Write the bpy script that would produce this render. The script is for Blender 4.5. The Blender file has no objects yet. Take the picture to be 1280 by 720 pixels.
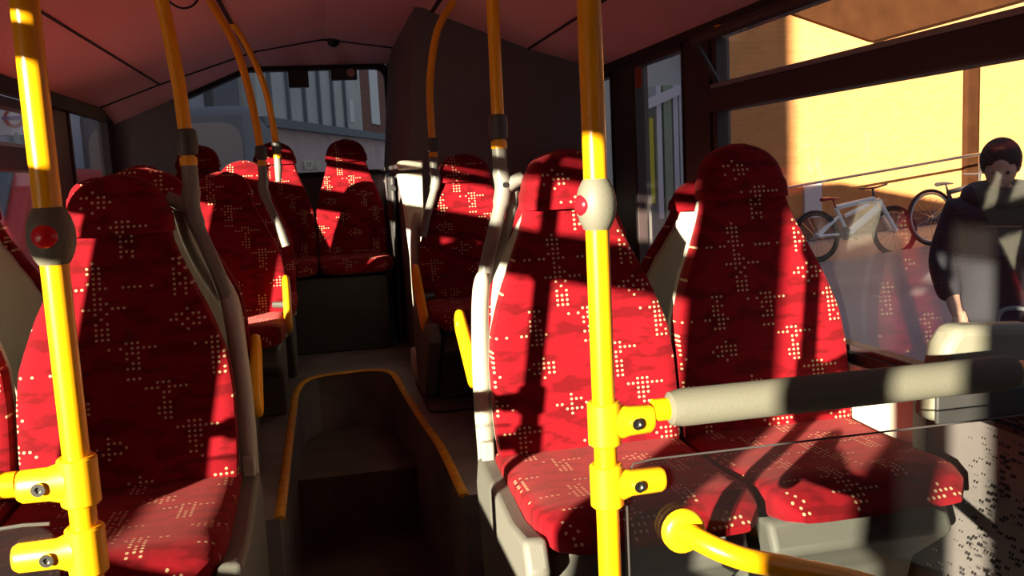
import bpy, math, random
from mathutils import Vector, Matrix
random.seed(7)
COL = bpy.context.scene.collection
PI = math.pi

# ------------------------------------------------------------------ materials
def new_mat(name):
    m = bpy.data.materials.new(name); m.use_nodes = True
    nt = m.node_tree; b = nt.nodes.get('Principled BSDF')
    return m, nt, b

def plain(name, col, rough=.5, metal=0, bump=0, bscale=60, var=0, vscale=8, spec=.5, emit=None):
    m, nt, b = new_mat(name)
    b.inputs['Base Color'].default_value = (*col, 1)
    b.inputs['Roughness'].default_value = rough
    b.inputs['Metallic'].default_value = metal
    b.inputs['Specular IOR Level'].default_value = spec
    tc = nt.nodes.new('ShaderNodeTexCoord')
    if var:
        n = nt.nodes.new('ShaderNodeTexNoise'); n.inputs['Scale'].default_value = vscale
        n.inputs['Detail'].default_value = 4
        nt.links.new(tc.outputs['Object'], n.inputs['Vector'])
        r = nt.nodes.new('ShaderNodeValToRGB')
        r.color_ramp.elements[0].position = .3; r.color_ramp.elements[1].position = .7
        r.color_ramp.elements[0].color = (*[c*(1-var) for c in col], 1)
        r.color_ramp.elements[1].color = (*[min(1, c*(1+var)) for c in col], 1)
        nt.links.new(n.outputs['Fac'], r.inputs['Fac']); nt.links.new(r.outputs['Color'], b.inputs['Base Color'])
    if bump:
        n = nt.nodes.new('ShaderNodeTexNoise'); n.inputs['Scale'].default_value = bscale
        nt.links.new(tc.outputs['Object'], n.inputs['Vector'])
        bp = nt.nodes.new('ShaderNodeBump'); bp.inputs['Strength'].default_value = bump; bp.inputs['Distance'].default_value = .002
        nt.links.new(n.outputs['Fac'], bp.inputs['Height']); nt.links.new(bp.outputs['Normal'], b.inputs['Normal'])
    if emit:
        b.inputs['Emission Color'].default_value = (*emit[:3], 1); b.inputs['Emission Strength'].default_value = emit[3]
    return m

def M(nt, op, a, b=None, c=None):
    n = nt.nodes.new('ShaderNodeMath'); n.operation = op
    for i, v in enumerate((a, b, c)):
        if v is None: continue
        if isinstance(v, (int, float)): n.inputs[i].default_value = v
        else: nt.links.new(v, n.inputs[i])
    return n.outputs[0]

def moquette(name, axes):
    """red moquette: cream dots gathered in stepped clusters over a mottled red ground"""
    m, nt, b = new_mat(name)
    tc = nt.nodes.new('ShaderNodeTexCoord')
    sp = nt.nodes.new('ShaderNodeSeparateXYZ'); nt.links.new(tc.outputs['Object'], sp.inputs[0])
    u, v = sp.outputs[axes[0]], sp.outputs[axes[1]]
    P = .0118
    us = M(nt, 'DIVIDE', u, P); vs = M(nt, 'DIVIDE', v, P*.92)
    fu = M(nt, 'FLOOR', us); fv = M(nt, 'FLOOR', vs)
    du = M(nt, 'SUBTRACT', M(nt, 'SUBTRACT', us, fu), .5); dv = M(nt, 'SUBTRACT', M(nt, 'SUBTRACT', vs, fv), .5)
    d = M(nt, 'SQRT', M(nt, 'ADD', M(nt, 'MULTIPLY', du, du), M(nt, 'MULTIPLY', dv, dv)))
    dot = M(nt, 'LESS_THAN', d, .27)
    # clusters: plus- and bar-shaped groups on a brick-like repeat of 12 x 11 cells
    row = M(nt, 'FLOOR', M(nt, 'DIVIDE', fv, 8))
    shift = M(nt, 'MULTIPLY', M(nt, 'MODULO', M(nt, 'ADD', row, 200), 3), 5)
    cu = M(nt, 'SUBTRACT', M(nt, 'FLOORED_MODULO', M(nt, 'ADD', fu, shift), 15), 6)
    cv = M(nt, 'SUBTRACT', M(nt, 'FLOORED_MODULO', fv, 8), 3)
    col_i = M(nt, 'FLOOR', M(nt, 'DIVIDE', M(nt, 'ADD', fu, shift), 15))
    wn = nt.nodes.new('ShaderNodeTexWhiteNoise'); wn.noise_dimensions = '2D'
    cb = nt.nodes.new('ShaderNodeCombineXYZ'); nt.links.new(col_i, cb.inputs[0]); nt.links.new(row, cb.inputs[1])
    nt.links.new(cb.outputs[0], wn.inputs['Vector'])
    rnd = wn.outputs['Value']
    au = M(nt, 'ABSOLUTE', cu); av = M(nt, 'ABSOLUTE', cv)
    # shape A diamond-ish block, B vertical bar with serif, C long thin bar
    A = M(nt, 'LESS_THAN', M(nt, 'ADD', au, M(nt, 'MULTIPLY', av, 1.6)), 3.7)
    B1 = M(nt, 'LESS_THAN', au, 1.2)
    B2 = M(nt, 'MULTIPLY', M(nt, 'COMPARE', cv, 3, .2), M(nt, 'LESS_THAN', au, 4.5))
    B = M(nt, 'MAXIMUM', B1, B2)
    C1 = M(nt, 'MULTIPLY', M(nt, 'COMPARE', cv, -1, .2), M(nt, 'LESS_THAN', au, 6.5))
    C2 = M(nt, 'MULTIPLY', M(nt, 'LESS_THAN', M(nt, 'ABSOLUTE', M(nt, 'SUBTRACT', cu, 4)), 1.4), M(nt, 'GREATER_THAN', cv, -3.5))
    Cc = M(nt, 'MAXIMUM', C1, C2)
    selA = M(nt, 'LESS_THAN', rnd, .36); selB = M(nt, 'MULTIPLY', M(nt, 'GREATER_THAN', rnd, .36), M(nt, 'LESS_THAN', rnd, .68))
    selC = M(nt, 'GREATER_THAN', rnd, .68)
    mask = M(nt, 'MAXIMUM', M(nt, 'MAXIMUM', M(nt, 'MULTIPLY', A, selA), M(nt, 'MULTIPLY', B, selB)), M(nt, 'MULTIPLY', Cc, selC))
    wd = nt.nodes.new('ShaderNodeTexWhiteNoise'); wd.noise_dimensions = '2D'
    cb2 = nt.nodes.new('ShaderNodeCombineXYZ'); nt.links.new(fu, cb2.inputs[0]); nt.links.new(fv, cb2.inputs[1])
    nt.links.new(cb2.outputs[0], wd.inputs['Vector'])
    keep = M(nt, 'LESS_THAN', wd.outputs['Value'], .78)
    fac = M(nt, 'MULTIPLY', M(nt, 'MULTIPLY', dot, mask), keep)
    # mottled dark patches following the same cells
    nz = nt.nodes.new('ShaderNodeTexNoise'); nz.inputs['Scale'].default_value = .16; nz.inputs['Detail'].default_value = 2
    cb3 = nt.nodes.new('ShaderNodeCombineXYZ'); nt.links.new(us, cb3.inputs[0]); nt.links.new(M(nt, 'MULTIPLY', vs, 2.2), cb3.inputs[1])
    nt.links.new(cb3.outputs[0], nz.inputs['Vector'])
    r = nt.nodes.new('ShaderNodeValToRGB')
    r.color_ramp.elements[0].position = .40; r.color_ramp.elements[1].position = .50
    r.color_ramp.elements[0].color = (.17, .0025, .007, 1); r.color_ramp.elements[1].color = (.28, .004, .012, 1)
    nt.links.new(nz.outputs['Fac'], r.inputs['Fac'])
    fz = nt.nodes.new('ShaderNodeTexNoise'); fz.inputs['Scale'].default_value = 420
    nt.links.new(tc.outputs['Object'], fz.inputs['Vector'])
    mv = nt.nodes.new('ShaderNodeMix'); mv.data_type = 'RGBA'; mv.blend_type = 'MULTIPLY'; mv.inputs[0].default_value = .55
    nt.links.new(r.outputs['Color'], mv.inputs[6]); nt.links.new(fz.outputs['Fac'], mv.inputs[7])
    mx = nt.nodes.new('ShaderNodeMix'); mx.data_type = 'RGBA'
    nt.links.new(fac, mx.inputs[0]); nt.links.new(mv.outputs[2], mx.inputs[6]); mx.inputs[7].default_value = (.52, .37, .22, 1)
    nt.links.new(mx.outputs[2], b.inputs['Base Color'])
    b.inputs['Roughness'].default_value = .9; b.inputs['Specular IOR Level'].default_value = .15
    b.inputs['Sheen Weight'].default_value = .25; b.inputs['Sheen Roughness'].default_value = .4
    b.inputs['Sheen Tint'].default_value = (1, .25, .25, 1)
    bp = nt.nodes.new('ShaderNodeBump'); bp.inputs['Strength'].default_value = .35; bp.inputs['Distance'].default_value = .001
    nt.links.new(fz.outputs['Fac'], bp.inputs['Height']); nt.links.new(bp.outputs['Normal'], b.inputs['Normal'])
    return m

def glass(name, tint=(.93, .96, .96), refl=.06, haze=0.0, hazecol=(.6, .6, .62)):
    m = bpy.data.materials.new(name); m.use_nodes = True; nt = m.node_tree; nt.nodes.clear()
    out = nt.nodes.new('ShaderNodeOutputMaterial'); tr = nt.nodes.new('ShaderNodeBsdfTransparent'); gl = nt.nodes.new('ShaderNodeBsdfGlossy')
    tr.inputs[0].default_value = (*tint, 1); gl.inputs['Roughness'].default_value = .03
    lw = nt.nodes.new('ShaderNodeLayerWeight'); lw.inputs['Blend'].default_value = .25
    f = M(nt, 'ADD', M(nt, 'MULTIPLY', lw.outputs['Fresnel'], .16), refl*.4)
    mx = nt.nodes.new('ShaderNodeMixShader'); nt.links.new(f, mx.inputs[0])
    nt.links.new(tr.outputs[0], mx.inputs[1]); nt.links.new(gl.outputs[0], mx.inputs[2])
    last = mx.outputs[0]
    if haze:
        df = nt.nodes.new('ShaderNodeBsdfDiffuse'); df.inputs[0].default_value = (*hazecol, 1)
        m2 = nt.nodes.new('ShaderNodeMixShader'); m2.inputs[0].default_value = haze
        nt.links.new(last, m2.inputs[1]); nt.links.new(df.outputs[0], m2.inputs[2]); last = m2.outputs[0]
    nt.links.new(last, out.inputs[0])
    return m

def dotted_screen(name):
    """clear screen with a printed field of small dots in its lower outer corner"""
    m = glass(name, (.93, .94, .94), .05, .006, (.3, .3, .32)); nt = m.node_tree
    out = [n for n in nt.nodes if n.type == 'OUTPUT_MATERIAL'][0]; src = out.inputs[0].links[0].from_socket
    tc = nt.nodes.new('ShaderNodeTexCoord'); sp = nt.nodes.new('ShaderNodeSeparateXYZ'); nt.links.new(tc.outputs['Object'], sp.inputs[0])
    vo = nt.nodes.new('ShaderNodeTexVoronoi'); vo.inputs['Scale'].default_value = 85; vo.inputs['Randomness'].default_value = .55
    mp = nt.nodes.new('ShaderNodeMapping'); mp.inputs['Scale'].default_value = (1, 0, 1)
    nt.links.new(tc.outputs['Object'], mp.inputs[0]); nt.links.new(mp.outputs[0], vo.inputs['Vector'])
    # field: x + .6*(-z) beyond a line
    g = M(nt, 'SUBTRACT', M(nt, 'SUBTRACT', sp.outputs[0], M(nt, 'MULTIPLY', sp.outputs[2], .3)), .27)
    size = M(nt, 'MULTIPLY', M(nt, 'MINIMUM', M(nt, 'MAXIMUM', M(nt, 'MULTIPLY', g, 9), 0), 1), .29)
    dot = M(nt, 'LESS_THAN', vo.outputs['Distance'], size)
    df = nt.nodes.new('ShaderNodeBsdfDiffuse'); df.inputs[0].default_value = (.035, .035, .045, 1)
    mx = nt.nodes.new('ShaderNodeMixShader'); nt.links.new(M(nt, 'MULTIPLY', dot, .85), mx.inputs[0])
    nt.links.new(src, mx.inputs[1]); nt.links.new(df.outputs[0], mx.inputs[2]); nt.links.new(mx.outputs[0], out.inputs[0])
    return m

def brick(name, c1, c2, mortar, scale=4.5):
    m, nt, b = new_mat(name)
    tc = nt.nodes.new('ShaderNodeTexCoord'); sp = nt.nodes.new('ShaderNodeSeparateXYZ'); cb = nt.nodes.new('ShaderNodeCombineXYZ')
    nt.links.new(tc.outputs['Object'], sp.inputs[0])
    nt.links.new(M(nt, 'ADD', sp.outputs[0], sp.outputs[1]), cb.inputs[0]); nt.links.new(sp.outputs[2], cb.inputs[1])
    br = nt.nodes.new('ShaderNodeTexBrick'); br.inputs['Scale'].default_value = scale
    br.inputs['Color1'].default_value = (*c1, 1); br.inputs['Color2'].default_value = (*c2, 1); br.inputs['Mortar'].default_value = (*mortar, 1)
    br.inputs['Mortar Size'].default_value = .012
    nt.links.new(cb.outputs[0], br.inputs['Vector']); nt.links.new(br.outputs['Color'], b.inputs['Base Color'])
    b.inputs['Roughness'].default_value = .9
    return m

MT = dict(
    fab=moquette('moquette_upright', (0, 2)), fabs=moquette('moquette_flat', (0, 1)),
    shell=plain('seat_shell_grey', (.42, .40, .34), .5, bump=.15, bscale=300),
    skirt=plain('seat_skirt_grey', (.15, .147, .13), .6, bump=.2, bscale=250),
    dshell=plain('seat_base_grey', (.09, .09, .08), .6, bump=.2, bscale=250),
    black=plain('black_plastic', (.012, .012, .014), .45),
    dark=plain('charcoal_trim', (.035, .034, .036), .6, var=.2),
    yellow=plain('yellow_powder_coat', (1.0, .42, .004), .28, var=.03, vscale=20),
    yplast=plain('yellow_plastic', (1.0, .47, .006), .35),
    handle=plain('grey_handle', (.20, .195, .175), .4),
    block=plain('grey_block', (.20, .195, .15), .6, bump=.2, bscale=200),
    joint=plain('grey_pole_joint', (.15, .145, .115), .55, bump=.2, bscale=200),
    djoint=plain('dark_pole_joint', (.07, .065, .06), .45),
    red=plain('red_button', (.75, .01, .02), .2),
    steel=plain('steel', (.55, .55, .53), .25, metal=1),
    foam=plain('grey_foam_grip', (.125, .122, .095), .75, bump=.4, bscale=500),
    ceil=plain('ceiling_panel', (.97, .42, .45), .55, var=.05, vscale=3),  # pink tint stands in for red light bounced off the seats
    seam=plain('ceiling_seam', (.015, .012, .013), .7),
    wall=plain('side_panel', (.17, .15, .15), .7, var=.08, vscale=6),
    tower=plain('rear_tower_lining', (.17, .14, .15), .95, bump=.6, bscale=350, spec=.1),
    cream=plain('cream_plastic', (.72, .69, .58), .45),
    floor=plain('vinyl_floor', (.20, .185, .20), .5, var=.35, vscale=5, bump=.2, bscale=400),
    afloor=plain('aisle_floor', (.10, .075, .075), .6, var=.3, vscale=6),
    nosing=plain('yellow_step_edge', (.62, .30, .01), .6, var=.2, vscale=30),
    frame=plain('window_frame', (.04, .022, .024), .5),
    dframe=plain('window_rubber', (.012, .010, .011), .6),
    alu=plain('aluminium_strip', (.32, .32, .34), .4, metal=.6),
    glass=glass('window_glass', (.96, .97, .97), .04, .008, (.6, .5, .5)),
    rglass=glass('rear_window_glass', (.86, .93, .94), .05, .05, (.55, .6, .65)),
    screen=dotted_screen('dotted_screen'),
    lscreen=glass('clear_screen', (.90, .91, .91), .06, .012, (.4, .4, .42)),
    asphalt=plain('asphalt', (.32, .30, .32), .85, var=.15, vscale=1.2, bump=.4, bscale=60),
    paving=plain('paving', (.30, .27, .29), .85, var=.18, vscale=.6, bump=.3, bscale=40),
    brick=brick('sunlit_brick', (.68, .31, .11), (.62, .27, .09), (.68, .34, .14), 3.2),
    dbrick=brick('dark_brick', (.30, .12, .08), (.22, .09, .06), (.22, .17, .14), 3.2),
    brown=plain('brown_shadow_and_pipe', (.05, .019, .008), .95, spec=.05, var=.2, vscale=3),  # dark brown for the painted gable shadow and the pipe
    greyf=plain('grey_facade', (.58, .60, .56), .6, var=.12, vscale=1.0),
    slate=plain('slate_render', (.19, .215, .24), .7),
    pale=plain('pale_render', (.80, .82, .92), .7, var=.06, vscale=1),
    white=plain('white_board', (.75, .74, .80), .5),
    pane=plain('dark_pane', (.10, .14, .17), .15),
    lite=plain('pale_pane', (.62, .68, .70), .3),
    pink=plain('shop_fascia', (.62, .44, .41), .6, var=.15, vscale=2),
    purple=plain('purple_panel', (.30, .20, .68), .6),
    mustard=plain('mustard_panel', (.70, .62, .05), .6),
    green=plain('pale_green_panel', (.33, .42, .28), .6),
    tyre=plain('tyre', (.02, .02, .022), .8),
    rim=plain('wheel_rim', (.65, .65, .66), .35, metal=.3),
    bwhite=plain('white_bike_paint', (.95, .95, .97), .35),
    bdark=plain('dark_bike_paint', (.09, .08, .09), .4),
    coat=plain('black_coat', (.018, .018, .028), .85, bump=.5, bscale=30),
    hair=plain('dark_hair', (.022, .015, .013), .8, bump=.8, bscale=90),
    skin=plain('skin', (.55, .30, .22), .55),
    trouser=plain('grey_trousers', (.20, .21, .22), .85),
    bagm=plain('grey_bag_cloth', (.24, .25, .26), .8),
    redcar=plain('red_vehicle_paint', (.55, .03, .03), .3),
)

# ------------------------------------------------------------------ mesh builder
class MB:
    def __init__(s): s.v = []; s.f = []
    def add(s, vs, fs):
        n = len(s.v); s.v += [tuple(v) for v in vs]; s.f += [tuple(i+n for i in f) for f in fs]; return s
    def box(s, x0, x1, y0, y1, z0, z1):
        return s.add([(x, y, z) for x in (x0, x1) for y in (y0, y1) for z in (z0, z1)],
                     [(0, 1, 3, 2), (4, 6, 7, 5), (0, 4, 5, 1), (2, 3, 7, 6), (0, 2, 6, 4), (1, 5, 7, 3)])
    def rings(s, rs, cap=True, closed=False):
        n = len(rs[0]); base = len(s.v)
        for r in rs: s.v += [tuple(p) for p in r]
        L = len(rs)
        for i in range(L if closed else L-1):
            j = (i+1) % L
            for k in range(n):
                s.f.append((base+i*n+k, base+i*n+(k+1) % n, base+j*n+(k+1) % n, base+j*n+k))
        if cap and not closed:
            s.f.append(tuple(base+k for k in range(n))[::-1]); s.f.append(tuple(base+(L-1)*n+k for k in range(n)))
        return s
    def tube(s, pts, r, seg=12, closed=False, flat=1.0):
        pts = [Vector(p) for p in pts]; n = len(pts); rs = []
        rad = r if isinstance(r, (list, tuple)) else [r]*n
        up = None
        for i, p in enumerate(pts):
            if closed: t = pts[(i+1) % n]-pts[i-1]
            else: t = pts[min(i+1, n-1)]-pts[max(i-1, 0)]
            t.normalize()
            if up is None:
                up = Vector((0, 0, 1)) if abs(t.z) < .9 else Vector((0, 1, 0))
            a = t.cross(up)
            if a.length < 1e-5: a = t.cross(Vector((1, 0, 0)))
            a.normalize(); b = a.cross(t).normalized(); up = b
            rs.append([p+(a*math.cos(2*PI*k/seg)+b*math.sin(2*PI*k/seg)*flat)*rad[i] for k in range(seg)])
        return s.rings(rs, closed=closed)
    def lathe(s, prof, c=(0, 0, 0), axis=(0, 0, 1), seg=24):
        ax = Vector(axis).normalized(); a = ax.orthogonal().normalized(); b = ax.cross(a); c = Vector(c)
        return s.rings([[c+ax*h+(a*math.cos(2*PI*k/seg)+b*math.sin(2*PI*k/seg))*max(r, 1e-4) for k in range(seg)] for r, h in prof])
    def prism(s, poly, axis, a, b):
        """poly: 2-D points; axis 0/1/2 = extrusion axis"""
        def P(p, t):
            if axis == 0: return (t, p[0], p[1])
            if axis == 1: return (p[0], t, p[1])
            return (p[0], p[1], t)
        n = len(poly)
        return s.add([P(p, a) for p in poly]+[P(p, b) for p in poly],
                     [tuple(range(n)), tuple(range(2*n-1, n-1, -1))]+[(i, i+n, (i+1) % n+n, (i+1) % n) for i in range(n)])
    def build(s, name, mat, parent=None, smooth=False, bevel=0, sub=0, loc=None):
        me = bpy.data.meshes.new(name); me.from_pydata(s.v, [], s.f); me.update()
        import bmesh
        bm = bmesh.new(); bm.from_mesh(me); bmesh.ops.recalc_face_normals(bm, faces=bm.faces); bm.to_mesh(me); bm.free()
        me.materials.append(MT[mat] if isinstance(mat, str) else mat)
        o = bpy.data.objects.new(name, me); COL.objects.link(o)
        if smooth:
            for p in me.polygons: p.use_smooth = True
            try: me.set_sharp_from_angle(angle=math.radians(42))
            except Exception: pass
        if parent: o.parent = parent
        if loc: o.location = loc
        if bevel:
            b = o.modifiers.new('bevel', 'BEVEL'); b.width = bevel; b.segments = 3; b.limit_method = 'ANGLE'
            for p in me.polygons: p.use_smooth = True
            try: me.set_sharp_from_angle(angle=math.radians(42))
            except Exception: pass
        if sub:
            q = o.modifiers.new('sub', 'SUBSURF'); q.levels = sub; q.render_levels = sub
        return o

def tag(o, label, cat, group=None):
    o['label'] = label; o['category'] = cat
    if group: o['group'] = group
    return o
def stru(o, label=None):
    o['kind'] = 'structure'
    if label: o['label'] = label
    return o
def empty(name, loc=(0, 0, 0), rz=0):
    o = bpy.data.objects.new(name, None); COL.objects.link(o); o.location = loc; o.rotation_euler = (0, 0, rz)
    o.empty_display_size = .1; return o
def copy_tree(o, parent=None):
    c = o.copy(); COL.objects.link(c)
    if parent: c.parent = parent
    for ch in list(o.children): copy_tree(ch, c)
    return c
def smoothpath(pts, n=8):
    P = [Vector(p) for p in pts]; P = [P[0]*2-P[1]]+P+[P[-1]*2-P[-2]]; out = []
    for i in range(1, len(P)-2):
        for k in range(n):
            t = k/n
            out.append(.5*((2*P[i])+(-P[i-1]+P[i+1])*t+(2*P[i-1]-5*P[i]+4*P[i+1]-P[i+2])*t*t+(-P[i-1]+3*P[i]-3*P[i+1]+P[i+2])*t**3))
    out.append(P[-2]); return out

# ------------------------------------------------------------------ camera (pose solved from vanishing points)
R = Matrix(((0.9770071713970159, 0.07411551367644253, -0.19990967378113295),
            (-0.20745231125852345, 0.11409877119218789, -0.9715683243940848),
            (-0.04919883730636974, 0.9907009443040365, 0.12685075231464552)))
cd = bpy.data.cameras.new('camera'); cam = bpy.data.objects.new('camera', cd); COL.objects.link(cam)
cd.sensor_width = 36; cd.lens = 1124*36/1280; cd.clip_start = .02; cd.clip_end = 300
cam.matrix_world = Matrix.Translation((0, 0, 1.35)) @ R.to_4x4()
bpy.context.scene.camera = cam

# ------------------------------------------------------------------ light
az, el = math.radians(44.5), math.radians(8.4)
sd = bpy.data.lights.new('sun', 'SUN'); sd.energy = 27; sd.color = (1, .86, .62); sd.angle = math.radians(.6)
so = bpy.data.objects.new('sun', sd); COL.objects.link(so)
dvec = Vector((math.sin(az)*math.cos(el), math.cos(az)*math.cos(el), -math.sin(el)))
so.rotation_euler = dvec.to_track_quat('-Z', 'Y').to_euler(); so.location = (-6, -6, 5)
w = bpy.data.worlds.new('sky'); bpy.context.scene.world = w; w.use_nodes = True
nt = w.node_tree; bg = nt.nodes['Background']
tc = nt.nodes.new('ShaderNodeTexCoord'); sp = nt.nodes.new('ShaderNodeSeparateXYZ'); nt.links.new(tc.outputs['Generated'], sp.inputs[0])
rp = nt.nodes.new('ShaderNodeValToRGB'); nt.links.new(sp.outputs[2], rp.inputs[0])
rp.color_ramp.elements[0].color = (.75, .72, .72, 1); rp.color_ramp.elements[1].color = (.32, .45, .72, 1)
nt.links.new(rp.outputs[0], bg.inputs[0]); bg.inputs[1].default_value = .56

# ------------------------------------------------------------------ bus shell
XR, XL, YR, YF = 1.295, -1.14, 5.6, -3.2
def prof(y):                                        # ceiling cross-section, x -> z
    return [(XL-.05, 1.79), (XL+.02, 1.80), (-.80, 1.915), (-.36, 2.055), (-.30, 2.075), (.08, 2.135), (.50, 2.075), (.56, 2.045), (.95, 1.895), (XR-.02, 1.80), (XR+.05, 1.79)]
P0 = prof(0)
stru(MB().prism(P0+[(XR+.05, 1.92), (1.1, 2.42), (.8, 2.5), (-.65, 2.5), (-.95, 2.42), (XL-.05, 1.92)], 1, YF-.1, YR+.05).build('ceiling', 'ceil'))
# longitudinal seams
for i, (x, z, h) in enumerate(((-.33, 2.066, .008), (.53, 2.062, .008), (-.80, 1.915, .004), (.95, 1.895, .004))):
    m = MB(); m.box(x-h, x+h, YF, 5.2 if x < 0 else (3.999), z-.006, z+.004); stru(m.build('trim_%d' % (i+1), 'seam'))
# cross seams on the coves
# rear header: arch line and sloping panel between ceiling and rear window
def lerp_prof(x):
    for a, b in zip(P0, P0[1:]):
        if a[0] <= x <= b[0]: return a[1]+(b[1]-a[1])*(x-a[0])/(b[0]-a[0])
    return 1.79
xs = [XL+.02+(.455-XL-.02)*i/28 for i in range(29)]
m = MB()
def wtop(x): return min(2.02, 2.02-(-.36-x)*.40 if x < -.36 else 2.02)
top = [(x, 5.20, lerp_prof(x)+.004) for x in xs]; bot = [(x, 5.52, wtop(x)+.015) for x in xs]
n = len(xs); m.add(top+bot, [(i, i+1, i+1+n, i+n) for i in range(n-1)])
bh = [(x, 5.56, wtop(x)+.015) for x in xs]; th = [(x, 5.56, lerp_prof(x)+.02) for x in xs]
m.add(bot+bh, [(i, i+1, i+1+n, i+n) for i in range(n-1)]); m.add(bh+th, [(i, i+1, i+1+n, i+n) for i in range(n-1)])
stru(m.build('trim_5', 'ceil'), 'sloping header panel above rear window')
m = MB(); m.tube([(x, 5.2, lerp_prof(x)-.001) for x in xs], .007, 6); stru(m.build('trim_6', 'seam'))

# rear wall around window x -.74...44, z 1.38..wtop
WX0, WX1, WZ0 = -.76, .435, 1.40
m = MB(); m.box(XL, XR, YR-.06, YR+.04, -.3, WZ0-.02); m.box(XL, WX0-.01, YR-.06, YR+.04, WZ0-.02, 2.1); m.box(WX1+.01, XR, YR-.06, YR+.04, WZ0-.02, 2.1)
stru(m.build('wall_back', 'tower'))
# rear window frame with rounded corners + glass
def window_outline(e):
    pts = []
    c = .06
    def arc(cx, cz, a0, a1, r):
        return [(cx+r*math.cos(math.radians(a0+(a1-a0)*k/6)), cz+r*math.sin(math.radians(a0+(a1-a0)*k/6))) for k in range(7)]
    x0, x1, z0 = WX0-e, WX1+e, WZ0-e; zt = 2.02+e; zl = wtop(WX0)+e
    pts += arc(x0+c, z0+c, 180, 270, c)+arc(x1-c, z0+c, 270, 360, c)+arc(x1-c, zt-c, 0, 90, c)
    pts += [(-.36, zt), (x0, zl)]
    return pts
oi, oo = window_outline(-.012), window_outline(.02)
m = MB(); n = len(oi)
for ya, yb in ((5.53, 5.60),):
    vi = [(p[0], ya, p[1]) for p in oi]+[(p[0], yb, p[1]) for p in oi]+[(p[0], ya, p[1]) for p in oo]+[(p[0], yb, p[1]) for p in oo]
    fs = []
    for i in range(n):
        j = (i+1) % n
        fs += [(i, j, j+2*n, i+2*n), (i+n, i+3*n, j+3*n, j+n), (i, i+n, j+n, j), (i+2*n, j+2*n, j+3*n, i+3*n)]
    m.add(vi, fs)
wb = stru(m.build('window_1', 'dframe'), 'rear window')
m = MB(); m.add([(p[0], 5.565, p[1]) for p in oi], [tuple(range(n))]); m.build('pane', 'rglass', wb)
b1 = MB().box(-.135, -.02, 5.47, 5.525, 1.905, 2.005).build('black_box', 'black', bevel=.006)
tag(b1, 'small square black box fixed at top of rear window', 'sensor box')
b2 = empty('window_camera', (.185, 5.50, 1.975)); tag(b2, 'small dark rectangular unit with round lens at top of rear window', 'camera')
MB().box(-.075, .075, -.03, .025, -.034, .034).build('housing', 'dark', b2, bevel=.005)
MB().lathe([(.0, -.012), (.018, -.012), (.024, 0), (.024, .01), (.0, .01)], (.04, -.033, .003), (0, -1, 0)).build('lens', 'steel', b2, smooth=True)
dm = empty('ceiling_dome', (.13, 5.19, 2.115)); tag(dm, 'small dark dome on header edge above the rear window', 'dome')
MB().lathe([(.034, .02), (.034, 0), (.028, -.016), (.014, -.026), (0, -.028)]).build('dome_cover', 'dframe', dm, smooth=True)

# tower in the rear offside corner
m = MB()
tz = [(x, lerp_prof(x)+.01) for x in (.455, .50, .56, .75, .95, 1.15, XR)]
m.prism([(.385, 1.42), (.385, .3), (XR, .3)]+tz[::-1], 1, 4.0, YR-.07)
stru(m.build('wall_tower', 'tower'), 'dark textured engine tower in rear right corner')
# cream side panel at the foot of the tower
t = empty('tower_side_panel', (.362, 0, 0)); tag(t, 'cream plastic side panel beside rear bench, below the dark corner tower', 'side panel')
MB().prism([(-.034, 1.37), (.07, 1.37), (.065, 1.22), (.055, 1.0), (.04, .5), (0, .5), (.002, 1.0), (-.015, 1.25)], 1, 3.87, 3.985).build('panel', 'cream', t, bevel=.006)
MB().box(-.03, .075, 3.86, 3.98, 1.385, 1.425).build('top_cap', 'cream', t, bevel=.014)

# side walls with windows ----------------------------------------------------
def side_wall(name, X, s, zb, wins, tapers=0):
    """X inner face, s outward sign; wins list of (y0,y1,z0,z1)"""
    m = MB(); xa, xb = (X, X+.05) if s > 0 else (X-.05, X)
    m.box(xa, xb, YF, YR, -.35, zb)
    m.box(xa, xb, YF, YR, 1.78, 1.93)
    ys = YF
    for (a, b, z0, z1) in sorted(wins):
        if a > ys: m.box(xa, xb, ys, a, zb, 1.78)
        if z0 > zb: m.box(xa, xb, a, b, zb, z0)
        if z1 < 1.78: m.box(xa, xb, a, b, z1, 1.78)
        ys = b
    if ys < YR: m.box(xa, xb, ys, YR, zb, 1.78)
    return stru(m.build(name, 'wall'))
side_wall('wall_right', XR, 1, .855, [(-.78, .85, .855, 1.78), (.97, 2.81, .855, 1.78), (3.064, 3.567, .855, 1.78), (3.87, 5.3, .855, 1.78)])
side_wall('wall_left', XL, -1, .62, [(-.99, -.78, .62, 1.743), (-.68, -.22, .62, 1.743), (-.05, 1.15, .86, 1.78), (1.37, 2.67, .86, 1.78), (2.87, 4.16, .86, 1.78), (4.62, 5.45, .86, 1.78)])
wn = [2]
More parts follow.
